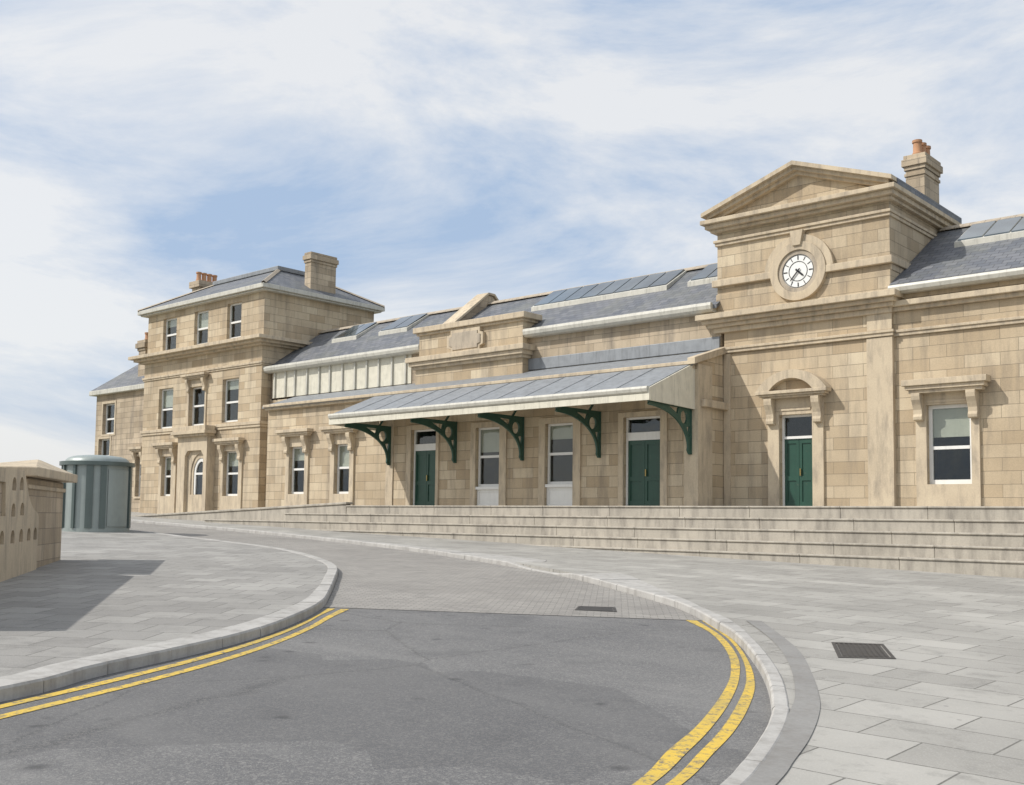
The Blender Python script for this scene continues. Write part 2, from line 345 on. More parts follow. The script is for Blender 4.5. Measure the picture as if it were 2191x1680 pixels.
# kerbstones: the station side is dropped to the table for a short length
def drop(p_): return .075*max(0, min(1, 1.7-(p_-Vector((-14.7, 17.45))).length))
def resample(pl, step):
    L_ = [0]
    for a, b_ in zip(pl, pl[1:]): L_.append(L_[-1]+(b_-a).length)
    n_ = max(2, round(L_[-1]/step)); o = []; k = 0
    for i in range(n_+1):
        t = L_[-1]*i/n_
        while k < len(L_)-2 and L_[k+1] < t: k += 1
        o.append(pl[k].lerp(pl[k+1], (t-L_[k])/max(1e-9, L_[k+1]-L_[k])))
    return o
def kerb(pl, side, width, dropf):
    'separate kerbstones about 0.9 m long with open joints, in one run'
    pts_ = resample(pl, .3); mb = MB(); rnd = random.Random(3)
    nrm = []
    for i in range(len(pts_)):
        t = (pts_[min(i+1, len(pts_)-1)]-pts_[max(i-1, 0)]).normalized(); nrm.append(Vector((-t.y, t.x))*side)
    for i in range(0, len(pts_)-3, 3):
        j_ = rnd.uniform(-.004, .004); jn = rnd.uniform(-.004, .004); vs = []
        for q in range(4):
            p_ = pts_[i+q]; nn = nrm[i+q]
            if q == 0: p_ = p_+(pts_[i+1]-p_).normalized()*.005
            if q == 3: p_ = p_-(p_-pts_[i+2]).normalized()*.005
            w_ = width(p_); h_ = .012+j_-(drop(p_) if dropf else 0); p_ = p_+nn*jn
            for dd_, hh_ in ((0, -.14), (.004, h_-.02), (.022, h_), (w_-.01, h_), (w_, h_-.006), (w_, -.1)):
                c = p_+nn*dd_; vs.append((c.x, c.y, gz(c.x, c.y, hh_)))
        fs = [(6*q+m_, 6*q+m_+1, 6*q+m_+7, 6*q+m_+6) for q in range(3) for m_ in range(5)]+[(5, 4, 3, 2, 1, 0), (18, 19, 20, 21, 22, 23)]
        mb.add(vs, fs)
    tag(mb.build('kerb', 'kerb'), kind='structure')
def kr_width(p_):
    x = -p_.x; q = [(0, .13), (6.2, .13), (7.3, .22), (8.3, .15), (9.7, .3), (13.2, 1.1), (13.9, .2), (15.5, .2), (16.4, 1.2), (20, .6), (26, .25), (99, .25)]
    for (a, b_), (c, d_) in zip(q, q[1:]):
        if a <= x < c: return b_+(d_-b_)*(x-a)/(c-a)
    return .2
kerb(KR, -1, kr_width, True)
kerb(KL, 1, lambda p_: .36-.16*max(0, min(1, (-p_.x-10)/4)), False)
# band of dark setts behind the kerb, from the table line towards the viewer
C2_ = [(-2.55, 3.4), (-3.06, 5.42), (-3.26, 6.03), (-3.5, 6.7), (-3.82, 7.52), (-4.12, 8.2), (-4.71, 9.3), (-5.42, 10.45), (-6.14, 11.45), (-6.96, 12.48)]
C3_ = [(-2.35, 3.4), (-2.91, 5.55), (-3.08, 6.1), (-3.29, 6.75), (-3.58, 7.5), (-3.88, 8.15), (-4.46, 9.22), (-5.16, 10.4), (-5.84, 11.35), (-6.80, 12.6)]
rs = lambda P_, n_=90: (lambda q: [q[round(i*(len(q)-1)/n_)] for i in range(n_+1)])(resample(spline(P_), .02))
sb = MB(); strip(sb, rs(C2_), rs(C3_), .009, .009)
tag(sb.build('kerbside_channel', stone('dark_setts', (.25, .245, .235), .6)), kind='structure')
# double yellow lines
def yline(curves, lab):
    e_ = curves[0][-1]
    t = thing('double_yellow_lines', lab, 'road marking', (e_[0], e_[1], gz(e_[0], e_[1], -.1)))
    for a, b_ in ((0, 1), (2, 3)):
        mb = MB(); strip(mb, rs(curves[a]), rs(curves[b_]), -.095, -.095); mb.build('line', 'yellow', t)
yline([[(-3.3, 3.6), (-3.7, 5.28), (-4.02, 6.15), (-4.3, 6.98), (-4.81, 8.2), (-5.33, 9.26), (-6.07, 10.46), (-7.03, 11.71), (-7.97, 12.62)],
       [(-3.2, 3.6), (-3.61, 5.33), (-3.9, 6.2), (-4.17, 6.95), (-4.6, 7.98), (-5.13, 9.07), (-5.82, 10.25), (-6.78, 11.55), (-7.84, 12.7)],
       [(-3.14, 3.6), (-3.55, 5.38), (-3.84, 6.25), (-4.1, 6.98), (-4.49, 7.9), (-4.98, 8.93), (-5.66, 10.08), (-6.6, 11.4), (-7.8, 12.76)],
       [(-3.07, 3.6), (-3.48, 5.44), (-3.76, 6.3), (-4.01, 7.02), (-4.38, 7.9), (-4.85, 8.86), (-5.53, 9.98), (-6.46, 11.3), (-7.7, 12.82)]],
      'worn double yellow lines along the kerb of the station forecourt')
yline([[(-8.0, 2.6), (-8.38, 3.57), (-8.84, 4.7), (-9.42, 5.95), (-10.1, 7.16), (-10.9, 8.3), (-11.55, 9.1), (-12.0, 9.6)],
       [(-7.88, 2.6), (-8.24, 3.5), (-8.72, 4.7), (-9.3, 5.95), (-9.98, 7.14), (-10.77, 8.25), (-11.4, 9.0), (-11.9, 9.66)],
       [(-7.66, 2.6), (-8.04, 3.45), (-8.54, 4.7), (-9.13, 5.95), (-9.82, 7.12), (-10.6, 8.2), (-11.25, 8.98), (-11.82, 9.7)],
       [(-7.53, 2.6), (-7.9, 3.4), (-8.42, 4.68), (-9.0, 5.92), (-9.7, 7.1), (-10.46, 8.16), (-11.1, 8.94), (-11.74, 9.78)]],
      'worn double yellow lines hugging the curved kerb of the island pavement')
# iron covers
def cover(c4, o, name, lab, cat, bars):
    t = thing(name, lab, cat, (c4[0][0], c4[0][1], gz(*c4[0], o)))
    P4 = [Vector(c) for c in c4]; cen = sum(P4, Vector((0, 0)))/4
    fr = MB(); inn = [cen+(p_-cen)*.86 for p_ in P4]
    vs = [(p_.x, p_.y, gz(p_.x, p_.y, o+.008)) for p_ in P4+inn]+[(p_.x, p_.y, gz(p_.x, p_.y, o-.03)) for p_ in P4+inn]
    fs = [(i, (i+1) % 4, 4+(i+1) % 4, 4+i) for i in range(4)]+[(i, (i+1) % 4, 8+(i+1) % 4, 8+i) for i in range(4)]
    fr.add(vs, fs); fr.build('frame', 'steel', t)
    ld = MB(); inn = [cen+(p_-cen)*.83 for p_ in P4]
    ld.add([(p_.x, p_.y, gz(p_.x, p_.y, o+.004)) for p_ in inn], [(0, 1, 2, 3)])
    for i in range(bars):
        f0 = (i+.25)/bars; f1 = (i+.7)/bars
        q = [inn[0].lerp(inn[1], f0), inn[0].lerp(inn[1], f1), inn[3].lerp(inn[2], f1), inn[3].lerp(inn[2], f0)]
        ld.add([(p_.x, p_.y, gz(p_.x, p_.y, o+.011)) for p_ in q], [(0, 1, 2, 3)])
    ld.build('lid', 'steel', t)
cover([(-9.66, 12.3), (-9.94, 12.75), (-9.5, 13.08), (-9.12, 12.6)], -.094, 'gully_grate', 'iron gully grate set in the block paved crossing', 'drain cover', 7)
cover([(-5.28, 11.4), (-4.82, 11.73), (-4.29, 10.76), (-4.73, 10.37)], .004, 'manhole_cover', 'rectangular iron manhole cover in the flagged forecourt', 'manhole cover', 9)

# ------------------------------------------------------------------ building helpers
def front(mb, x0, x1, z0, z1, holes, Y, dep=.24):
    """wall skin facing -Y with rectangular openings (hx0, hx1, hz0, hz1) and their reveals"""
    xs = sorted({x0, x1, *[h[0] for h in holes], *[h[1] for h in holes]}); zs = sorted({z0, z1, *[h[2] for h in holes], *[h[3] for h in holes]})
    for i in range(len(xs)-1):
        for j in range(len(zs)-1):
            cx, cz = (xs[i]+xs[i+1])/2, (zs[j]+zs[j+1])/2
            if any(h[0] < cx < h[1] and h[2] < cz < h[3] for h in holes): continue
            mb.add([(xs[i], Y, zs[j]), (xs[i+1], Y, zs[j]), (xs[i+1], Y, zs[j+1]), (xs[i], Y, zs[j+1])], [(0, 1, 2, 3)])
    for a, b_, c, d_ in holes:
        mb.add([(a, Y, c), (b_, Y, c), (b_, Y, d_), (a, Y, d_), (a, Y+dep, c), (b_, Y+dep, c), (b_, Y+dep, d_), (a, Y+dep, d_)], [(0, 1, 5, 4), (1, 2, 6, 5), (2, 3, 7, 6), (3, 0, 4, 7)])
def shell(mb, x0, x1, y0, y1, z0, z1, holes, dep=.24):
    front(mb, x0, x1, z0, z1, holes, y0, dep)
    mb.add([(x0, y0, z0), (x1, y0, z0), (x1, y1, z0), (x0, y1, z0), (x0, y0, z1), (x1, y0, z1), (x1, y1, z1), (x0, y1, z1)], [(4, 5, 6, 7), (1, 2, 6, 5), (2, 3, 7, 6), (3, 0, 4, 7)])
def slab(mb, x0, x1, z0, z1, holes, Y, proud):
    """flat stone surround standing proud of the wall at Y, with openings"""
    front(mb, x0, x1, z0, z1, holes, Y-proud, proud-.0006)
    y = Y-proud
    mb.add([(x0, y, z0), (x1, y, z0), (x1, y, z1), (x0, y, z1), (x0, Y+.02, z0), (x1, Y+.02, z0), (x1, Y+.02, z1), (x0, Y+.02, z1)], [(0, 1, 5, 4), (1, 2, 6, 5), (2, 3, 7, 6), (3, 0, 4, 7)])
def sash(parent, x0, x1, z0, z1, Y, rail=None, fr=.075, blind=None):
    """white sliding sash: parts window > pane, blind"""
    zr = rail if rail else (z0+z1)/2
    mb = MB(); y = Y
    mb.box(x0, x0+fr, y, y+.08, z0, z1).box(x1-fr, x1, y, y+.08, z0, z1).box(x0+fr, x1-fr, y, y+.08, z1-fr, z1).box(x0+fr, x1-fr, y, y+.08, z0, z0+fr*1.3)
    mb.box(x0+fr, x1-fr, y-.012, y+.07, zr-.045, zr+.045)
    w = mb.build('window', 'white', parent)
    p1 = MB().box(x0+fr, x1-fr, y+.035, y+.05, zr+.045, z1-fr).build('pane', 'glass', w)
    MB().box(x0+fr, x1-fr, y+.055, y+.07, z0+fr*1.3, zr-.045).build('pane', 'glass', w)
    if blind:
        MB().box(x0+fr*.6, x1-fr*.6, y+.10, y+.115, z1-fr-(z1-z0)*blind, z1-.01).build('blind', 'blind', w)
    return w
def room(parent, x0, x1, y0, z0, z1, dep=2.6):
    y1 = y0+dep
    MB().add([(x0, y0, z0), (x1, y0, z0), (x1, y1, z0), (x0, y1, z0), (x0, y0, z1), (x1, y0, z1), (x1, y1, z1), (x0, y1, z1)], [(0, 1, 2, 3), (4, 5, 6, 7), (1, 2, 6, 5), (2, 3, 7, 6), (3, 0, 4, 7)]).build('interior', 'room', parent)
def console(mb, xc, w, y, ztop, h, proj):
    P_ = [(y, ztop), (y-proj, ztop), (y-proj, ztop-.10*h), (y-proj*.93, ztop-.24*h), (y-proj*.68, ztop-.42*h), (y-proj*.48, ztop-.6*h), (y-proj*.44, ztop-.76*h), (y-proj*.55, ztop-.86*h), (y-proj*.5, ztop-.97*h), (y-proj*.3, ztop-h), (y, ztop-h)]
    mb.prism(P_, xc-w/2, xc+w/2, 'x')
def hood(parent, x0, x1, z0, z1, Y, proj, cons=None, ch=.75, cw=.24, arch=False):
    h = z1-z0; mb = MB()
    mb.box(x0+.16, x1-.16, Y-proj+.14, Y, z0, z0+h*.25).box(x0+.08, x1-.08, Y-proj+.07, Y, z0+h*.25, z0+h*.55).box(x0, x1, Y-proj, Y, z0+h*.55, z1)
    o = mb.build('window_hood' if not arch else 'door_hood', 'trim', parent, bev=.012)
    if cons:
        for xc in cons:
            c = MB(); console(c, xc, cw, Y, z0, ch, proj-.1); c.build('console', 'trim', o, bev=.01)
    return o
def door(parent, x0, x1, z0, z1, Y, tr, mat='green'):
    """double leaved panelled door under a glazed transom light"""
    f = MB(); f.box(x0, x0+.07, Y, Y+.1, z0, z1).box(x1-.07, x1, Y, Y+.1, z0, z1).box(x0+.07, x1-.07, Y, Y+.1, z1-.07, z1).box(x0+.07, x1-.07, Y-.01, Y+.1, tr[0], tr[1])
    d_ = f.build('door_frame', 'white', parent)
    l = MB(); xm = (x0+x1)/2
    l.box(x0+.07, x1-.07, Y+.06, Y+.1, z0, tr[0])
    for a, b_ in ((x0+.07, xm-.006), (xm+.006, x1-.07)):
        st_ = .09
        l.box(a, a+st_, Y+.03, Y+.06, z0, tr[0]).box(b_-st_, b_, Y+.03, Y+.06, z0, tr[0])
        for zz in (z0, z0+.85, tr[0]-.14): l.box(a+st_, b_-st_, Y+.03, Y+.06, zz, zz+(.2 if zz == z0 else .14))
    lf = l.build('door_leaf', mat, d_)
    MB().box(x0+.07, x1-.07, Y+.05, Y+.07, tr[1], z1-.07).build('pane', 'glass', d_)
    MB().box(xm+.04, xm+.065, Y-.02, Y+.03, z0+1.0, z0+1.22).build('handle', M['brass'], d_)
    return d_
M['brass'] = paint('brass', (.55, .40, .16), .3, .2, .9)
def gable_roof(parent, x0, x1, ye, ze, yr, zr, y2, th=.12, name='roof'):
    k = (zr-ze)/(yr-ye)
    P_ = [(ye, ze), (yr, zr), (y2, ze), (y2, ze-th), (yr, zr-th), (ye, ze-th)]
    return MB().prism(P_, x0, x1, 'x').build(name, 'slate', parent)
def ridge(parent, x0, x1, y, z):
    mb = MB(); n_ = int(abs(x1-x0)/.45); w = (x1-x0)/n_
    for i in range(n_): mb.prism([(y-.17, z-.075), (y-.16, z-.03), (y, z+.075), (y+.16, z-.03), (y+.17, z-.075), (y, z+.03)], x0+i*w+.004, x0+(i+1)*w-.004, 'x')
    return mb.build('ridge_tile', 'dark_trim', parent)
def stack(parent, x0, x1, y0, y1, z0, z1, pots, caps=((.55, .42, .06), (.42, .16, .14), (.16, 0, .07)), bands=()):
    """chimney > pot"""
    mb = MB().box(x0, x1, y0, y1, z0, z1-.1)
    for a, b_, e in caps: mb.box(x0-e, x1+e, y0-e, y1+e, z1-a, z1-b_-.002)
    for zz in bands: mb.box(x0-.035, x1+.035, y0-.035, y1+.035, zz-.05, zz+.05)
    o = mb.build('chimney', 'ashlar2', parent, bev=.012)
    for px_, py_, h, r in pots:
        MB().lathe(px_, py_, [(0, z1-.05), (r*1.1, z1-.05), (r*1.12, z1+.08), (r*.9, z1+.12), (r*.85, z1+h-.1), (r*1.05, z1+h-.08), (r*1.05, z1+h), (r*.8, z1+h), (r*.75, z1+h-.25), (0, z1+h-.25)], 20).build('chimney_pot', 'pot', o, smooth=True)
    return o
PZ = .42      # level of the platform at the doors
LOW = -1.6

# ------------------------------------------------------------------ three-storey house
SCALE = 1.055          # the house and its wing stand a little behind the front of the range; drawn at their front plane and set out from there
H = thing('station_house', 'tall three-storey sandstone house with deep cornice and hipped slate roof', 'house', (-45.2, 31, -.4))
YH = 28.0; XL, XR = -50.4, -40.1
g1 = [(-48.32, -47.4, .9, 2.88), (-42.86, -41.62, .88, 2.97)]
f2 = [(-48.9, -47.55, 4.3, 6.33), (-46.02, -44.62, 4.3, 6.2), (-43.2, -41.88, 4.33, 6.38)]
f3 = [(-48.82, -47.55, 8.24, 9.93), (-45.92, -44.7, 8.26, 9.95), (-43.1, -41.93, 8.28, 9.98)]
porch_hole = (-45.95, -43.65, -.4, 3.3)
w = MB(); shell(w, XL, XR, YH, 36, LOW, 7.9, g1+f2+[(-45.55, -43.75, -.4, 3.2)]); w.build('wall', 'ashlar', H)
w = MB(); shell(w, XL+.1, XR-.02, YH+.06, 34.6, 7.9, 10.3, f3); w.build('wall', 'ashlar', H)
b_ = MB()
for z0, z1, e in ((4.0, 4.12, .06), (4.12, 4.26, .10)):
    b_.box(XL-e, XR+e, YH-e, YH-.001, z0, z1); b_.box(XR+.001, XR+e, YH, 28.38, z0, z1)
b_.build('string_course', 'trim', H, bev=.01)
b_ = MB()
for z0, z1, e in ((6.82, 6.9, .05), (6.9, 7.0, .09), (7.72, 7.82, .2), (7.82, 7.94, .42), (7.94, 8.1, .62)):
    b_.box(XL-e, XR+e, YH-e, 36+e, z0, z1-.001)
b_.build('cornice', 'trim', H, bev=.012)
e = .38
b_ = MB().box(XL-e+.12, XR+e-.12, YH-e+.18, 34.6+e-.12, 10.22, 10.3).box(XL-e, XR+e, YH-e+.06, 34.6+e, 10.3, 10.5); b_.build('eaves', 'gutter', H, bev=.02)
# hipped roof with a flat lead top
x0, x1, y0, y1 = XL-e+.02, XR+e-.02, YH-e+.08, 34.6+e-.02; t_, zt = 2.78, 11.98
rf = MB(); rf.add([(x0, y0, 10.5), (x1, y0, 10.5), (x1, y1, 10.5), (x0, y1, 10.5), (x0+t_, y0+t_, zt), (x1-t_, y0+t_, zt), (x1-t_, y1-t_, zt), (x0+t_, y1-t_, zt)], [(0, 1, 5, 4), (1, 2, 6, 5), (2, 3, 7, 6), (3, 0, 4, 7), (4, 5, 6, 7), (3, 2, 1, 0)])
R1 = rf.build('roof', 'slate', H)
MB().box(x0+t_-.12, x1-t_+.12, y0+t_-.12, y1-t_+.12, zt-.02, zt+.2).build('roof_flat', 'lead', R1, bev=.03)
for (a, c) in (((x1, y0), (x1-t_, y0+t_)), ((x0, y0), (x0+t_, y0+t_)), ((x1, y1), (x1-t_, y1-t_))):
    A_ = Vector((a[0], a[1], 10.52)); B_ = Vector((c[0], c[1], zt+.02)); dd = (B_-A_).normalized(); sd = dd.cross(Vector((0, 0, 1))).normalized()*.13
    u_ = Vector((0, 0, .07)); hr = MB()
    hr.add([A_-sd-u_*.3, A_+u_, A_+sd-u_*.3, B_-sd-u_*.3, B_+u_, B_+sd-u_*.3], [(0, 1, 4, 3), (1, 2, 5, 4), (2, 0, 3, 5)])
    hr.build('hip_tile', 'dark_trim', R1)
stack(R1, -40.8, -40.33, 30.78, 32.3, 8.2, 12.62, [], caps=((.5, .36, .04), (.36, .14, .09), (.14, 0, .03)), bands=())
stack(R1, -50.1, -49.35, 30.4, 31.7, 8.2, 12.45, [(-49.72, 30.55+.32*i, .5, .14) for i in range(4)], caps=((.36, .02, .12),))
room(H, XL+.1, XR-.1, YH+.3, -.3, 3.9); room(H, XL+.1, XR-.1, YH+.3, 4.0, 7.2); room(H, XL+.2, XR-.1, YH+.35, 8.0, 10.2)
for (a, c, z0, z1) in g1: sash(H, a, c, z0, z1, YH+.14, blind=.3)
for i, (a, c, z0, z1) in enumerate(f2): sash(H, a, c, z0, z1, YH+.17, rail=5.28, blind=(.42, 0, .2)[i])
for i, (a, c, z0, z1) in enumerate(f3): sash(H, a, c, z0, z1, YH+.22, rail=9.08, blind=(.2, .5, 0)[i])
for x0_, x1_, hh in ((-48.55, -46.98, g1[0]), (-43.05, -41.35, g1[1])):
    s_ = MB(); slab(s_, x0_, x1_, LOW, 3.3, [hh], YH, .07); so_ = s_.build('window_surround', 'trim', H)
    hood(H, x0_-.26, x1_+.18, 3.24, 3.54, YH-.07, .34, (x0_+.13, x1_-.13), .72)
s_ = MB(); slab(s_, -46.15, -44.5, 4.28, 6.62, [f2[1]], YH, .06); s_.build('window_surround', 'trim', H)
hood(H, -46.35, -44.28, 6.56, 6.81, YH-.06, .3, (-46.02, -44.62), .6, .2)
# porch: projecting doorcase with a round-headed window inside
PX = H
p_ = MB(); front(p_, -46.2, -43.66, LOW, 3.75, [(-45.55, -43.95, LOW, 3.05)], 27.55, .449)
p_.add([(-46.2, 27.55, LOW), (-46.2, YH+.02, LOW), (-46.2, YH+.02, 3.75), (-46.2, 27.55, 3.75), (-43.66, 27.55, LOW), (-43.66, YH+.02, LOW), (-43.66, YH+.02, 3.75), (-43.66, 27.55, 3.75)], [(0, 1, 2, 3), (4, 5, 6, 7)])
for sgn, xx in ((1, -45.55), (-1, -43.95)):       # shouldered head of the opening
    p_.prism([(xx, 3.05), (xx+sgn*.22, 3.05), (xx, 2.8)], 27.552, 27.75, 'y')
PO = p_.build('porch', 'trim', H)
MB().box(-46.42, -43.42, 27.25, YH-.12, 3.82, 3.98).box(-46.32, -43.54, 27.36, YH-.12, 3.72, 3.82).box(-46.36, -43.5, 27.32, YH-.12, 3.98, 4.2).build('porch_cornice', 'trim', PO, bev=.015)
aw = MB(); AC, YP = -44.5, YH-.33                       # infill wall behind the porch with an arched light
pts = lambda r, zt_: [(AC-r, .95)]+[(AC+r*math.cos(math.radians(180-6*i)), zt_+r*1.25*math.sin(math.radians(6*i))) for i in range(31)]+[(AC+r, .95)]
plate('arched_surround', [(-45.54, LOW), (-43.68, LOW), (-43.68, 3.18), (-45.54, 3.18)], [pts(.76, 1.95)], .1, lambda u, v, t: (u, YP+.1-t, v), 'trim', H)
ar = plate('arched_frame', pts(.79, 1.95), [pts(.6, 1.95)], .08, lambda u, v, t: (u, YP+.14-t, v), 'trim', H)
aw_ = plate('window', pts(.63, 1.95), [pts(.46, 1.95)], .06, lambda u, v, t: (u, YP+.17-t, v), 'white', H)
MB().box(AC-.48, AC+.48, YP+.13, YP+.2, 1.9, 2.0).build('meeting_rail', 'white', aw_)
plate('pane', pts(.49, 1.95), [], .02, lambda u, v, t: (u, YP+.2-t, v), 'glass', aw_)

# ------------------------------------------------------------------ low wing at the far end
X = thing('side_wing', 'lower two-storey sandstone wing beyond the tall house, with slate roof', 'house', (-53, 31, -.3))
YA = 28.35
wA = [(-55.3, -54.0, 4.32, 6.0), (-55.65, -54.4, 2.2, 4.08), (-51.5, -50.75, .9, 3.0)]
w = MB(); shell(w, -56.1, -50.42, YA, 35.5, LOW, 6.55, wA); w.build('wall', 'ashlar2', X)
MB().box(-56.42, -50.41, YA-.3, 35.8, 6.5, 6.76).build('eaves', 'gutter', X, bev=.03)
rf = MB().add([(-56.4, YA-.25, 6.76), (-50.41, YA-.25, 6.76), (-50.41, 35.7, 6.76), (-56.4, 35.7, 6.76), (-53.1, 31, 9.35), (-50.41, 31, 9.35)], [(0, 1, 5, 4), (4, 5, 2, 3), (0, 4, 3), (1, 2, 5), (3, 2, 1, 0)])
R2_ = rf.build('roof', 'slate', X)
room(X, -56.0, -50.5, YA+.3, -.3, 6.4)
for i, (a, c, z0, z1) in enumerate(wA):
    s_ = MB(); slab(s_, a-.12, c+.12, z0-.1, z1+.12, [(a, c, z0, z1)], YA, .03 if i < 2 else .06); s_.build('window_surround', 'trim', X)
    sash(X, a, c, z0, z1, YA+.17)
hood(X, -51.85, -50.5, 3.2, 3.48, YA-.06, .3, (-51.55, -50.75), .66)
stack(R2_, -52.45, -51.75, 28.75, 29.9, 6.8, 9.28, [(-52.12, 29.05, .45, .15), (-52.12, 29.45, .45, .15)], bands=(8.75,))

SCALE = 1.0
# ------------------------------------------------------------------ long single-storey range
G_ = thing('station_range', 'long single-storey sandstone station range with slate roof and rooflights', 'station building', (-29, 31, .42))
YL = 28.4; x0, x1 = -40.085, -17.5
W1 = (-38.34, -37.22, .95, 3.03); W2 = (-35.2, -34.2, .94, 3.03)
O1 = (-30.5, -29.1, .3, 3.42); O2 = (-27.0, -25.8, .3, 3.34); O3 = (-23.65, -22.4, .3, 3.32); O4 = (-20.3, -18.85, .3, 3.36)
w = MB(); front(w, x0, x1, LOW, 4.95, [W1, W2, O1, O2, O3, O4], YL, .26)
w.add([(x1, YL, LOW), (x1, 30.02, LOW), (x1, 30.02, 5.5), (x1, YL, 4.95)], [(0, 1, 2, 3)])
w.add([(x0, YL, 4.95), (x1, YL, 4.95), (x1, 30.02, 5.5), (x0, 30.02, 5.5)], [(0, 1, 2, 3)])
w.add([(x0, YL, LOW), (x0, 30.02, LOW), (x0, 30.02, 5.5), (x0, YL, 4.95)], [(0, 1, 2, 3)])
w.box(-42.2, x0-.001, 30.0, 30.2, LOW, 5.57)
w.build('wall', 'ashlar', G_)
# lean-to roof over it, with its raked coping
MB().prism([(28.14, 4.93), (29.999, 5.56), (29.999, 5.46), (28.14, 4.83)], x0-.1, x1-.02, 'x').build('lean_to_roof', 'lead', G_)
MB().box(x0+.02, x1-.05, 28.08, YL-.001, 4.86, 4.98).box(x0+.02, x1-.05, 28.2, YL-.001, 4.74, 4.86).build('cornice', 'trim', G_, bev=.02)
MB().prism([(28.06, 4.86), (28.06, 5.07), (30.12, 5.68), (30.12, 5.46)], x1-.16, x1+.12, 'x').build('raked_coping', 'trim', G_, bev=.012)
MB().box(x1+.001, x1+.05, YL-.045, 29.2, LOW, 4.9).box(x1-.47, x1, YL-.045, YL-.001, LOW, 4.74).build('corner_pilaster', 'trim', G_)
MB().box(-31.97, -31.55, YL-.045, YL-.001, LOW, 4.74).build('pilaster', 'trim', G_)
MB().box(x1+.051, x1+.2, YL+.12, 29.98, 3.56, 3.8).build('side_band', 'trim', G_, bev=.02)
# clerestory
cs = MB(); cs.box(-42.1, -17.6, 30.0, 36.2, 5.5, 6.84); cs.build('clerestory_wall', 'ashlar2', G_)
MB().box(-31.9, -17.62, 29.93, 29.999, 5.57, 6.0).build('flashing', 'lead', G_, bev=.02)
cp = MB(); cp.box(-41.95, -32.3, 29.955, 29.999, 5.58, 6.82); cpo = cp.build('boarding', M['cream'], G_)
for i, xx in enumerate((-41.76, -40.92, -40.2, -39.28, -38.39, -37.62, -36.74, -35.88, -35.09, -34.3, -33.45, -32.6)):
    MB().box(xx-.045, xx+.045, 29.88, 29.954, 5.58, 6.82).build('rib', 'gutter', cpo, bev=.008)
prof = [(29.62, 7.1), (29.6, 7.0), (29.63, 6.88), (29.72, 6.8), (29.82, 6.79), (29.999, 6.79), (29.999, 6.95), (29.7, 7.1)]
for xa, xb in ((-42.3, -31.52), (-25.85, -17.76)): MB().prism(prof, xa, xb, 'x').build('eaves_gutter', 'gutter', G_, bev=.01)
R3 = gable_roof(G_, -42.3, -17.62, 29.75, 7.02, 33.03, 9.2, 36.3)
ridge(R3, -42.3, -17.62, 33.03, 9.24)
kk = (9.2-7.02)/(33.03-29.75)
def rooflight(parent, xa, xb, ya, yb, zf, k, up_=.17, n_=1):
    z = lambda y: zf(y)
    fr = MB(); fr.prism([(ya, z(ya)-.05), (ya, z(ya)+up_), (yb, z(yb)+up_*.5), (yb, z(yb)-.05)], xa, xb, 'x')
    o = fr.build('rooflight', 'gutter', parent)
    gl = MB(); m_ = max(1, round((xb-xa)/.8)); wd = (xb-xa-.1)/m_
    for i in range(m_):
        a, b2 = xa+.05+i*wd+.03, xa+.05+(i+1)*wd-.03
        gl.prism([(ya+.08, z(ya)+up_-.02), (ya+.08, z(ya)+up_+.03+.055), (yb-.08, z(yb)+up_*.5+.03), (yb-.08, z(yb)+up_*.5-.03)], a, b2, 'x')
    gl.build('pane', 'roofglass', o)
zr_ = lambda y: 7.02+(y-29.75)*kk
for a, c in ((-39.6, -37.8), (-36.25, -34.35), (-27.1, -20.72), (-19.85, -17.7)): rooflight(R3, a, c, 31.55, 32.92, zr_, kk)
fwl = MB().prism([(30.0, 7.3), (32.95, 9.58), (33.2, 9.58), (33.9, 9.0), (33.9, 8.5), (30.0, 6.9)], -31.3, -30.74, 'x').build('parapet_gable', 'ashlar2', G_)
MB().prism([(29.95, 7.3), (32.93, 9.6), (33.25, 9.6), (33.95, 9.02), (33.95, 9.12), (33.3, 9.7), (32.9, 9.7), (29.95, 7.44)], -31.38, -30.66, 'x').build('coping', 'trim', fwl, bev=.02)
# attic block standing on the eaves
AT = MB(); AT.box(-31.65, -25.82, 29.6, 29.998, 5.3, 6.1).box(-31.5, -25.86, 29.64, 30.35, 6.1, 7.45); ato = AT.build('attic_block', 'ashlar', G_)
MB().box(-31.75, -25.72, 29.46, 29.997, 6.02, 6.14).box(-31.82, -25.62, 29.34, 29.997, 6.14, 6.3).box(-31.92, -25.5, 29.24, 29.997, 6.3, 6.5).build('attic_string', 'trim', ato, bev=.02)
MB().box(-31.58, -25.76, 29.54, 30.42, 7.42, 7.52).box(-31.68, -25.62, 29.42, 30.5, 7.52, 7.74).build('attic_cornice', 'trim', ato, bev=.02)
tp = [(-29.55, 6.5), (-29.55, 6.68), (-29.75, 6.74), (-29.75, 7.2), (-29.55, 7.26), (-29.55, 7.42), (-27.95, 7.42), (-27.95, 7.24), (-27.78, 7.2), (-27.78, 6.74), (-27.95, 6.68), (-27.95, 6.5)]
MB().prism(tp, 29.49, 29.639, 'y').build('tablet', 'trim', ato, bev=.012)
MB().prism([(x_*.86-28.7*.0+(-28.7)*.14, 6.96+(z_-6.96)*.74) for x_, z_ in tp], 29.455, 29.489, 'y').build('tablet_panel', 'dark_trim', ato, bev=.01)
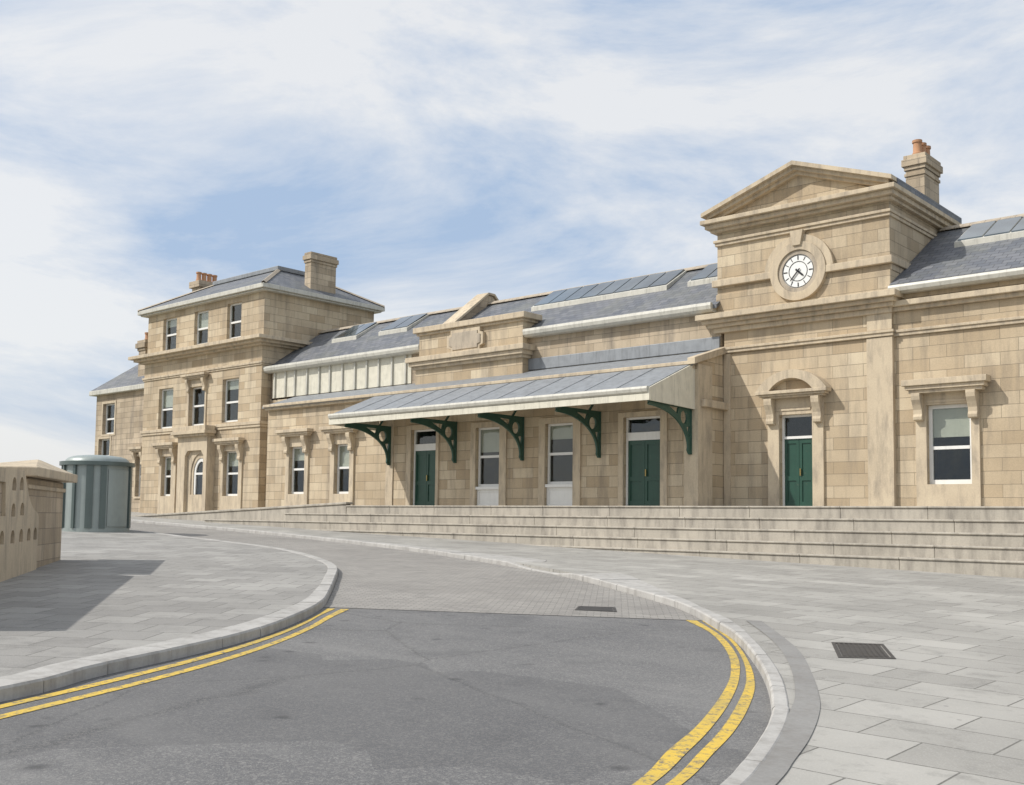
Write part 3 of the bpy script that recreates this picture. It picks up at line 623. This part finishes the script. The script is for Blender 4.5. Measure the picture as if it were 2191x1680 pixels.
# windows and doors of the range
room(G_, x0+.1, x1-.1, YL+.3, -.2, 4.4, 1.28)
for sx0, sx1, hh in ((-38.58, -36.98, W1), (-35.46, -33.94, W2)):
    s_ = MB(); slab(s_, sx0, sx1, LOW, 3.5, [hh], YL, .08); s_.build('window_surround', 'trim', G_)
    hood(G_, sx0-.36, sx1+.36, 3.47, 3.77, YL-.08, .36, (sx0+.13, sx1-.13), .74)
    sash(G_, hh[0], hh[1], hh[2], hh[3], YL+.12, rail=2.04, blind=.25 if hh == W1 else .45)
for sx0, sx1, hh, tp_ in ((-30.75, -28.95, O1, 3.6), (-27.25, -25.47, O2, 3.53), (-23.93, -22.08, O3, 3.52), (-20.5, -18.6, O4, 3.52)):
    s_ = MB(); slab(s_, sx0, sx1, LOW, tp_, [hh], YL, .06); s_.build('door_surround' if hh in (O1, O4) else 'window_surround', 'trim', G_)
for hh in (O1, O4): door(G_, hh[0], hh[1], PZ, hh[3], YL+.12, (2.6, 2.86))
for hh, zs in ((O2, 1.05), (O3, 1.1)):
    ap = MB().box(hh[0], hh[1], YL+.1, YL+.26, LOW, zs)
    for q in ((hh[0]+.002, hh[0]+.1), (hh[1]-.1, hh[1]-.002)): ap.box(q[0], q[1], YL+.07, YL+.099, PZ-.2, zs)
    ap.box(hh[0]+.1, hh[1]-.1, YL+.07, YL+.099, zs-.09, zs).box(hh[0]+.1, hh[1]-.1, YL+.07, YL+.099, PZ-.2, PZ+.1)
    ap.build('apron_panel', 'white', G_)
    MB().box(hh[0]-.0, hh[1]+.0, YL-.03, YL+.2, zs, zs+.1).build('sill', 'white', G_)
    sash(G_, hh[0], hh[1], zs+.1, hh[3], YL+.12, rail=2.26, blind=.38 if hh == O2 else .22)

# ------------------------------------------------------------------ clock pavilion
K = thing('clock_pavilion', 'taller pedimented sandstone pavilion rising over the station entrance', 'station building', (-14.7, 32, .42))
YC = 30.0; a0, a1 = -17.48, -11.98
DH = (-15.52, -14.42, .3, 3.3)
w = MB(); shell(w, a0, a1, YC, 35.2, LOW, 6.2, [DH]); w.build('wall', 'ashlar', K)
p_ = MB().box(a0+.001, a0+.24, YC-.05, YC-.001, LOW, 5.4).build('pilaster', 'trim', K)
p_ = MB().box(a1-.72, a1+.05, YC-.06, YC-.001, LOW, 5.4).box(a1-.7, a1+.04, YC-.06, YC-.001, 5.62, 6.1).box(a1+.001, a1+.05, YC-.001, YC+.16, LOW, 5.4).build('pilaster', 'trim', K)
MB().box(a0-.04, a1+.09, YC-.1, YC+.2, 5.42, 5.52).box(a0-.06, a1+.12, YC-.14, YC+.2, 5.52, 5.6).build('string_course', 'trim', K, bev=.012)
c = MB()
for z0, z1, e in ((6.1, 6.26, .12), (6.26, 6.38, .26), (6.38, 6.5, .4), (6.5, 6.68, .55)): c.box(a0-e-.22, a1+e*.62, YC-e, YC+.3, z0, z1-.001)
c.build('cornice', 'trim', K, bev=.015)
u0, u1 = -17.74, -12.0
w = MB(); w.box(u0, u1, YC+.02, 35.2, 6.2, 9.75); w.build('upper_wall', 'ashlar', K)
pb = MB(); pb.box(u0-.03, u1+.03, YC-.03, 35.1, 6.681, 7.38); pb.build('plinth', 'ashlar', K, bev=.02)
# impost band, broken by the clock roundel
CX_, CZ_ = -14.83, 7.73
MB().box(u0-.12, CX_-.84, YC-.15, YC+.019, 7.62, 7.84).build('impost_band', 'trim', K, bev=.02)
bd = MB().box(CX_+.67, u1+.12, YC-.15, YC+.019, 7.56, 7.78)
bd.box(u1+.001, u1+.12, YC+.019, 34, 7.56, 7.78); bd.box(u1+.001, u1+.05, YC+.019, 34, 7.38, 7.56)
bd.build('impost_band', 'trim', K, bev=.02)
rn = MB(); rn.ring(CX_, CZ_, .66, .92, YC-.17, YC+.019, 0, 360, 72); rno = rn.build('roundel', 'trim', K, bev=.012)
MB().ring(CX_, CZ_, .921, 1.14, YC-.12, YC+.019, 3, 177, 48).build('arch_moulding', 'trim', rno)
MB().prism([(CX_-.13, 8.52), (CX_+.13, 8.52), (CX_+.22, 8.99), (CX_-.22, 8.99)], YC-.23, YC, 'y').build('keystone', 'trim', rno, bev=.012)
c = MB()
for z0, z1, e in ((8.98, 9.08, .07), (9.08, 9.17, .12), (9.42, 9.52, .2), (9.52, 9.66, .36), (9.66, 9.8, .5)): c.box(u0-e*.72, u1+e*.72, YC-e, 35.2+e, z0, z1-.001)
c.build('entablature', 'trim', K, bev=.015)
# pediment: tympanum with two raking mouldings
px0, px1, pk, pz = u0-.32, u1+.28, -14.82, 11.12
tm = MB(); tm.prism([(px0+.5, 9.8), (pk, pz-.25), (px1-.5, 9.8)], YC-.02, 35.1, 'y'); tm.build('tympanum', 'ashlar', K)
rk = MB(); E0 = 10.04
for o0, o1, yy in ((0, .13, .5), (.13, .25, .36), (.25, .36, .2)):
    for sx, g_ in ((px0, 1), (px1, -1)):
        x_ = sx+g_*o0*1.1
        kq = (pz-E0)/abs(pk-sx)
        zt_ = lambda o, x: pz-o-kq*abs(x-pk)
        rk.prism([(x_, zt_(o0, x_)), (pk, pz-o0), (pk, pz-o1), (x_, zt_(o1, x_))], YC-yy, YC+.05, 'y')
rk.build('raking_cornice', 'trim', K)
MB().prism([(px0-.02, E0-.01), (pk, pz+.012), (px1+.02, E0-.01), (px1+.02, 9.8), (pk, pz-.2), (px0-.02, 9.8)], YC-.1, 35.3, 'y').build('roof', 'slate', K)
room(K, a0+.2, a1-.2, YC+.3, .2, 5)
# door and its segmental hood
s_ = MB(); slab(s_, -15.9, -14.06, LOW, 3.8, [DH], YC, .08); s_.build('door_surround', 'trim', K)
MB().box(-15.62, -14.46, YC-.11, YC-.081, 3.42, 3.48).build('lintel_moulding', 'trim', K)
door(K, DH[0], DH[1], PZ, DH[3], YC+.14, (2.56, 2.64))
hd = hood(K, -16.12, -13.78, 3.8, 4.02, YC-.08, .4, (-15.76, -14.2), .8, .26, arch=True)
def segm(xa, xb, z0, rise, n_=24):
    c_ = (xa+xb)/2; hw = (xb-xa)/2; R = (hw*hw+rise*rise)/(2*rise); a_ = math.asin(hw/R)
    return [(c_+R*math.sin(-a_+2*a_*i/n_), z0+rise-R+R*math.cos(-a_+2*a_*i/n_)) for i in range(n_+1)]
o_ = segm(-16.12, -13.78, 4.02, .62); i_ = segm(-15.67, -14.23, 4.02, .36)
MB().prism(o_+i_[::-1], YC-.46, YC-.001, 'y').build('arched_hood', 'trim', hd)
MB().prism(segm(-15.85, -14.05, 4.02, .42), YC-.2, YC-.001, 'y').build('hood_panel', 'ashlar', hd)
stack(K, -12.86, -12.25, 33.55, 34.85, 9.0, 11.9, [(-12.56, 33.8+.38*i, .52, .15) for i in range(3)], caps=((.5, .37, .04), (.37, .14, .1), (.14, 0, .05)), bands=(11.25,))

# the clock
CK = thing('station_clock', 'round white station clock with black hands in the pediment block', 'clock', (CX_, YC, CZ_))
MB().ring(CX_, CZ_, .525, .655, YC-.12, YC-.0, 0, 360, 72).build('bezel', 'dark_trim', CK, smooth=True)
fc = MB().ring(CX_, CZ_, 0, .53, YC-.1, YC-.02, 0, 360, 72).build('dial', 'dial', CK)
MB().ring(CX_, CZ_, .295, .312, YC-.112, YC-.101, 0, 360, 64).build('inner_ring', 'black', fc)
MB().ring(CX_, CZ_, .497, .513, YC-.112, YC-.101, 0, 360, 64).build('minute_ring', 'black', fc)
for i in range(12):
    a = math.radians(30*i); mb = MB(); w_ = .01 if i % 3 else .016
    dx, dz = math.sin(a), math.cos(a); tx, tz = dz*w_, -dx*w_
    mb.prism([(CX_+dx*.36-tx, CZ_+dz*.36-tz), (CX_+dx*.36+tx, CZ_+dz*.36+tz), (CX_+dx*.48+tx, CZ_+dz*.48+tz), (CX_+dx*.48-tx, CZ_+dz*.48-tz)], YC-.112, YC-.101, 'y').build('hour_mark', 'black', fc)
for nm, ang, L_, w_, yy in (('minute_hand', 221, .40, .02, .14), ('hour_hand', 132, .25, .028, .125)):
    a = math.radians(ang); dx, dz = math.sin(a), math.cos(a); tx, tz = dz*w_, -dx*w_; mb = MB()
    mb.prism([(CX_-dx*.1-tx, CZ_-dz*.1-tz), (CX_-dx*.1+tx, CZ_-dz*.1+tz), (CX_+dx*L_*.8+tx, CZ_+dz*L_*.8+tz), (CX_+dx*L_, CZ_+dz*L_), (CX_+dx*L_*.8-tx, CZ_+dz*L_*.8-tz)], YC-yy, YC-yy+.01, 'y').build(nm, 'black', CK)

# ------------------------------------------------------------------ wing past the clock
E_ = thing('station_wing', 'single-storey sandstone wing beside the clock, with large hooded window', 'station building', (-4, 32, .42))
YE = 30.1; b0, b1 = -11.975, 7.0
HW = (-11.02, -9.8, 1.1, 3.34); H2_ = (-5.2, -4.0, 1.1, 3.34); H3_ = (.6, 1.8, 1.1, 3.34)
w = MB(); shell(w, b0, b1, YE, 37.6, LOW, 6.78, [HW, H2_, H3_]); w.build('wall', 'ashlar', E_)
MB().box(b0, b1+.1, YE-.08, YE-.001, 5.4, 5.5).box(b0, b1+.1, YE-.12, YE-.001, 5.5, 5.58).build('string_course', 'trim', E_, bev=.012)
MB().box(b0, b1+.2, YE-.14, YE-.001, 6.12, 6.24).box(b0, b1+.2, YE-.28, YE-.001, 6.24, 6.4).build('cornice', 'trim', E_, bev=.015)
MB().prism([(YE-.34, 6.85), (YE-.37, 6.77), (YE-.33, 6.66), (YE-.2, 6.61), (YE-.001, 6.61), (YE-.001, 6.79), (YE-.2, 6.85)], b0+.01, b1+.3, 'x').build('eaves_gutter', 'gutter', E_, bev=.01)
R5 = gable_roof(E_, -11.97, b1+.2, YE-.22, 6.9, 34.0, 9.36, 38.2)
ridge(R5, -11.9, b1+.2, 34.0, 9.4)
k5 = (9.36-6.9)/(34.0-YE+.22); z5 = lambda y: 6.9+(y-YE+.22)*k5
rooflight(R5, -10.9, -5.5, 32.2, 33.7, z5, k5); rooflight(R5, -3.5, 2, 32.2, 33.7, z5, k5)
room(E_, b0+.2, b1-.2, YE+.3, .2, 5)
for hh in (HW, H2_, H3_):
    s0, s1 = hh[0]-.30, hh[1]+.22
    s_ = MB(); slab(s_, s0, s1, LOW, 3.7, [hh], YE, .08); s_.build('window_surround', 'trim', E_)
    MB().box(s0+.28, s1-.28, YE-.11, YE-.081, 3.4, 3.46).build('lintel_moulding', 'trim', E_)
    hood(E_, s0-.24, s1+.34, 3.66, 4.04, YE-.08, .44, (s0+.12, s1-.12), .76, .25)
    sash(E_, hh[0], hh[1], hh[2], hh[3], YE+.12, rail=2.13, fr=.1, blind=.36)

# ------------------------------------------------------------------ canopy on cast-iron brackets
CN = thing('station_canopy', 'long lean-to canopy on cast-iron brackets over the station doors', 'canopy', (-25, 28.4, 3.5))
c0, c1_, yf = -32.4, -17.62, 25.82
MB().prism([(yf+.02, 3.93), (28.07, 4.85), (28.07, 4.77), (yf+.02, 3.85)], c0, c1_, 'x').build('roof', 'lead', CN)
rr = MB()
for i in range(1, 12):
    xx = c0+(c1_-c0)*i/12; rr.prism([(yf+.12, 3.97+.0), (28.05, 4.85), (28.05, 4.862), (yf+.12, 3.985)], xx-.014, xx+.014, 'x')
rr.build('roof_seam', 'lead', CN)
MB().prism([(yf+.14, 3.86), (28.36, 4.76), (28.36, 4.72), (yf+.14, 3.82)], c0+.05, c1_-.05, 'x').build('soffit', 'white', CN)
MB().prism([(yf-.06, 3.95), (yf-.08, 3.88), (yf-.05, 3.79), (yf+.02, 3.74), (yf+.12, 3.74), (yf+.12, 3.95)], c0-.04, c1_+.02, 'x').build('gutter', 'gutter', CN, bev=.008)
MB().box(c0, c1_, yf, yf+.07, 3.54, 3.739).build('fascia', 'cream', CN)
for xa, xb in ((c1_, c1_+.06), (c0-.06, c0)):
    MB().prism([(yf+.0, 3.54), (yf+.0, 3.9), (28.07, 4.82), (28.35, 4.82), (28.35, 3.47)], xa, xb, 'x').build('end_board', 'cream', CN)
out_ = [(0, 3.62), (2.32, 3.62), (2.36, 3.56), (2.32, 3.5), (2.36, 3.46), (2.3, 3.42)]
for i in range(1, 25):
    t = math.radians(90*i/24); out_.append((2.3-2.12*math.sin(t), 2.28+1.14*math.cos(t)))
out_ += [(.2, 2.18), (.1, 2.06), (0, 2.06)]
circ = [(.43+.19*math.cos(2*math.pi*i/20), 3.2+.21*math.sin(2*math.pi*i/20)) for i in range(20)]
hl = [circ, [(.72, 3.48), (1.3, 3.5), (.8, 3.27)], [(.09, 2.93), (.29, 2.9), (.15, 2.58)]]
for i, bx in enumerate((-31.72, -28.06, -24.7, -21.29, -17.72)):
    yw = YL-.046 if i in (0, 4) else YL
    br = plate('bracket', out_, hl, .07, lambda u, v, t, bx=bx, yw=yw: (bx+t, yw-.002-u, v), 'iron', CN)
    MB().box(bx-.055, bx+.055, yw-.06, yw-.001, 2.06, 3.62).build('wall_plate', 'iron', br, bev=.01)
    MB().prism([(yw-2.45, 3.70), (yw-.001, 4.66), (yw-.001, 4.56), (yw-2.2, 3.62), (yw-2.45, 3.62)], bx-.05, bx+.05, 'x').build('rafter', 'iron', br)
    MB().prism([(yw-.62, 3.62), (yw-.05, 4.3), (yw-.05, 4.22), (yw-.54, 3.62)], bx-.03, bx+.03, 'x').build('strut', 'iron', br)

# ------------------------------------------------------------------ platform, steps and ramp
ST = thing('stone_steps', 'broad flight of stone steps along the front of the station', 'steps', (-12, 25, -1.1))
def stepblk(xl, yfr, zt_):
    mb = MB(); xr = 8.0; n_ = 0; x = xl; rnd = random.Random(int(zt_*100))
    ws = []
    while x < xr:
        wd = rnd.uniform(2.2, 3.0); xe = min(xr, x+wd)
        mb.box(x+.0015, xe-.0015, yfr, 26.3, -1.9, zt_-.05); mb.box(x+.0015, xe-.0015, yfr-.035, 26.3, zt_-.05, zt_); x = xe
    return mb.build('step', 'step', ST, bev=.018)
for xl, yfr, zt_ in ((-34.85, 25.62, .10), (-40.0, 25.24, -.20), (-45.0, 24.86, -.50), (-45.0, 24.48, -.79)): stepblk(xl, yfr, zt_)
pf = MB(); x = -31.5
while x < 8:
    xe = min(8, x+random.uniform(2.2, 3.0)); pf.box(x+.0015, xe-.0015, 26.0, 27.0, .08, PZ-.05); pf.box(x+.0015, xe-.0015, 25.965, 27.0, PZ-.05, PZ); x = xe
pf.build('landing_edge', 'step', ST, bev=.018)
MB().box(-31.45, 8, 27.0, 30.3, -1.5, PZ-.004).build('landing', 'flags', ST)
RM = thing('access_ramp', 'sloping stone access ramp beside the tall house, ending at the steps', 'ramp', (-39.5, 27, -.3))
MB().prism([(-48.2, -1.6), (-48.2, -.2), (-31.53, .46), (-31.53, -1.6)], 26.0, 26.24, 'y').build('parapet', 'step', RM, bev=.02)
MB().prism([(-48.3, -.2), (-48.3, -.115), (-31.47, .55), (-31.47, .463)], 25.95, 26.3, 'y').build('coping', 'step', RM, bev=.02)
MB().prism([(-52, -1.6), (-52, -.3), (-31.5, PZ), (-31.5, -1.6)], 26.24, 28.39, 'y').build('deck', 'flags', RM)
MB().prism([(-54, -1.6), (-54, -.3), (-42, .02), (-40.09, .1), (-40.09, -1.6)], 28.39, 29.53, 'y').build('upper_deck', 'flags', RM)

# ------------------------------------------------------------------ round kiosk
kx, ky = -33.5, 17.05; kz = gz(kx, ky)
KO = thing('round_kiosk', 'round ribbed metal kiosk with a shallow domed roof', 'kiosk', (kx, ky, kz))
kr = 1.04
MB().lathe(kx, ky, [(0, kz-.05), (kr+.03, kz-.05), (kr+.03, kz+.1), (kr, kz+.1), (kr, 1.57), (0, 1.57)], 64).build('body', 'kiosk', KO, smooth=True)
MB().lathe(kx, ky, [(0, 1.555), (kr+.13, 1.555), (kr+.13, 1.68), (0, 1.68)], 64).build('rim', 'kioskrib', KO, smooth=True)
MB().lathe(kx, ky, [(kr-.04, 1.68), (kr-.06, 1.75), (kr-.14, 1.82), (kr-.3, 1.875), (kr-.6, 1.91), (0, 1.925)], 64).build('dome', 'kiosk', KO, smooth=True)
va = math.atan2(-ky, -kx)
for an, wd in ((-39, 5), (-11.6, 11), (10.5, 9.5), (73, 8), (100, 6), (140, 6), (180, 6), (220, 6), (260, 6), (292, 6)):
    a = va+math.radians(an); mb = MB(); vs = []
    for k_ in range(5):
        b3 = a+math.radians(wd)*(k_/4-.5)
        for r in (kr-.01, kr+.07): vs += [(kx+r*math.cos(b3), ky+r*math.sin(b3), kz+.1), (kx+r*math.cos(b3), ky+r*math.sin(b3), 1.55)]
    fs = []
    for k_ in range(4):
        q = 4*k_; fs += [(q, q+4, q+5, q+1), (q+2, q+3, q+7, q+6), (q+1, q+5, q+7, q+3)]
    fs += [(0, 1, 3, 2), (16, 18, 19, 17)]
    mb.add(vs, fs).build('rib', 'kioskrib', KO)
dm = MB(); vs = []
for k_ in range(13):
    b3 = va+math.radians(19+3.7*k_)
    for r_, z_ in ((kr+.0, kz+.16), (kr+.03, kz+.16), (kr+.03, 1.42), (kr+.0, 1.42)): vs.append((kx+r_*math.cos(b3), ky+r_*math.sin(b3), z_))
dm.add(vs, [(4*k_+j_, 4*k_+(j_+1) % 4, 4*k_+4+(j_+1) % 4, 4*k_+4+j_) for k_ in range(12) for j_ in range(4)]+[(3, 2, 1, 0), (48, 49, 50, 51)])
dm.build('door', 'kiosk', KO)
# gate pier and pierced wall
P0 = Vector((-19.46, 8.79, 0)); ev = Vector((-.81, .585, 0)).normalized(); nv = Vector((.585, .81, 0)).normalized()
def L2W(s, n_, z): q = P0+ev*s+nv*n_; return (q.x, q.y, z)
def lbox(mb, s0, s1, n0, n1, z0, z1):
    vs = [L2W(s, n_, z) for z in (z0, z1) for s, n_ in ((s0, n0), (s1, n0), (s1, n1), (s0, n1))]
    mb.add(vs, [(3, 2, 1, 0), (4, 5, 6, 7), (0, 1, 5, 4), (1, 2, 6, 5), (2, 3, 7, 6), (3, 0, 4, 7)])
GP = thing('gate_pier', 'broad stone gate pier with a low pyramid cap, beside the pierced wall', 'gate pier', L2W(.75, -.35, -1.1))
mb = MB(); lbox(mb, -.9, 2.34, -.75, 0, -1.4, .62); mb.build('pier_shaft', 'ashlar2', GP, bev=.03)
mb = MB(); lbox(mb, -.94, 2.38, -.79, .04, .42, .5); mb.build('string_course', 'trim', GP, bev=.02)
mb = MB(); lbox(mb, -1.15, 2.6, -.95, .22, .63, .80)
mb.add([L2W(-1.1, .17, .802), L2W(2.55, .17, .802), L2W(2.55, -.9, .802), L2W(-1.1, -.9, .802), L2W(1.7, -.38, 1.06), L2W(1.85, -.38, 1.06)], [(0, 1, 5, 4), (1, 2, 5), (2, 3, 4, 5), (3, 0, 4)]); mb.build('cap', 'trim', GP, bev=.02)
WL = thing('boundary_wall', 'thick stone boundary wall with rows of small arched recesses', 'wall', L2W(-4.5, .1, -1.2))
ol = [(-8.5, -1.6), (-8.5, .68), (-5, .69), (-3.13, .70), (-2.33, .71), (-1.46, .71), (-1.38, .66), (-1.28, .54), (-1.19, .45), (-1.1, .35), (-1.01, .27), (-.9, .19), (-.74, .11), (-.6, .06), (-.47, .03), (-.34, .01), (-.26, -.02), (-.2, -.07), (-.18, -.14), (-.18, -.48), (-.22, -.76), (-.22, -1.6)]
def archh(s, z0, w_=.27, h=.22): return [(s-w_/2, z0)]+[(s+w_/2*math.cos(math.radians(180-20*i)), z0+h*.4+h*.6*math.sin(math.radians(20*i))) for i in range(10)]+[(s+w_/2, z0)]
hs = [archh(s, z) for s, z in ((-2.13, .36), (-1.61, .38), (-2.12, -.07), (-1.5, -.05), (-2.1, -.51), (-1.5, -.5), (-.93, -.49), (-.42, -.485), (-2.8, -.51), (-3.45, -.51), (-4.1, -.51), (-4.9, .36), (-5.5, .36), (-4.9, -.07), (-5.5, -.07), (-4.8, -.51), (-5.5, -.51))]+[[(-4.2, -.08), (-4.2, .49), (-2.72, .48), (-2.64, -.06)]]
plate('wall_face', ol, hs, .055, lambda u, v, t: L2W(u, .033+t, v), 'trim', WL)
plate('wall_core', [(-8.5, -1.6), (-8.5, .678), (-5, .688), (-3.13, .698), (-2.33, .708), (-1.47, .708), (-1.38, .64), (-1.19, .43), (-1.0, .25), (-.92, .19), (-.92, -1.6)], [], .22, lambda u, v, t: L2W(u, -.106+t, v), 'ashlar2', WL)
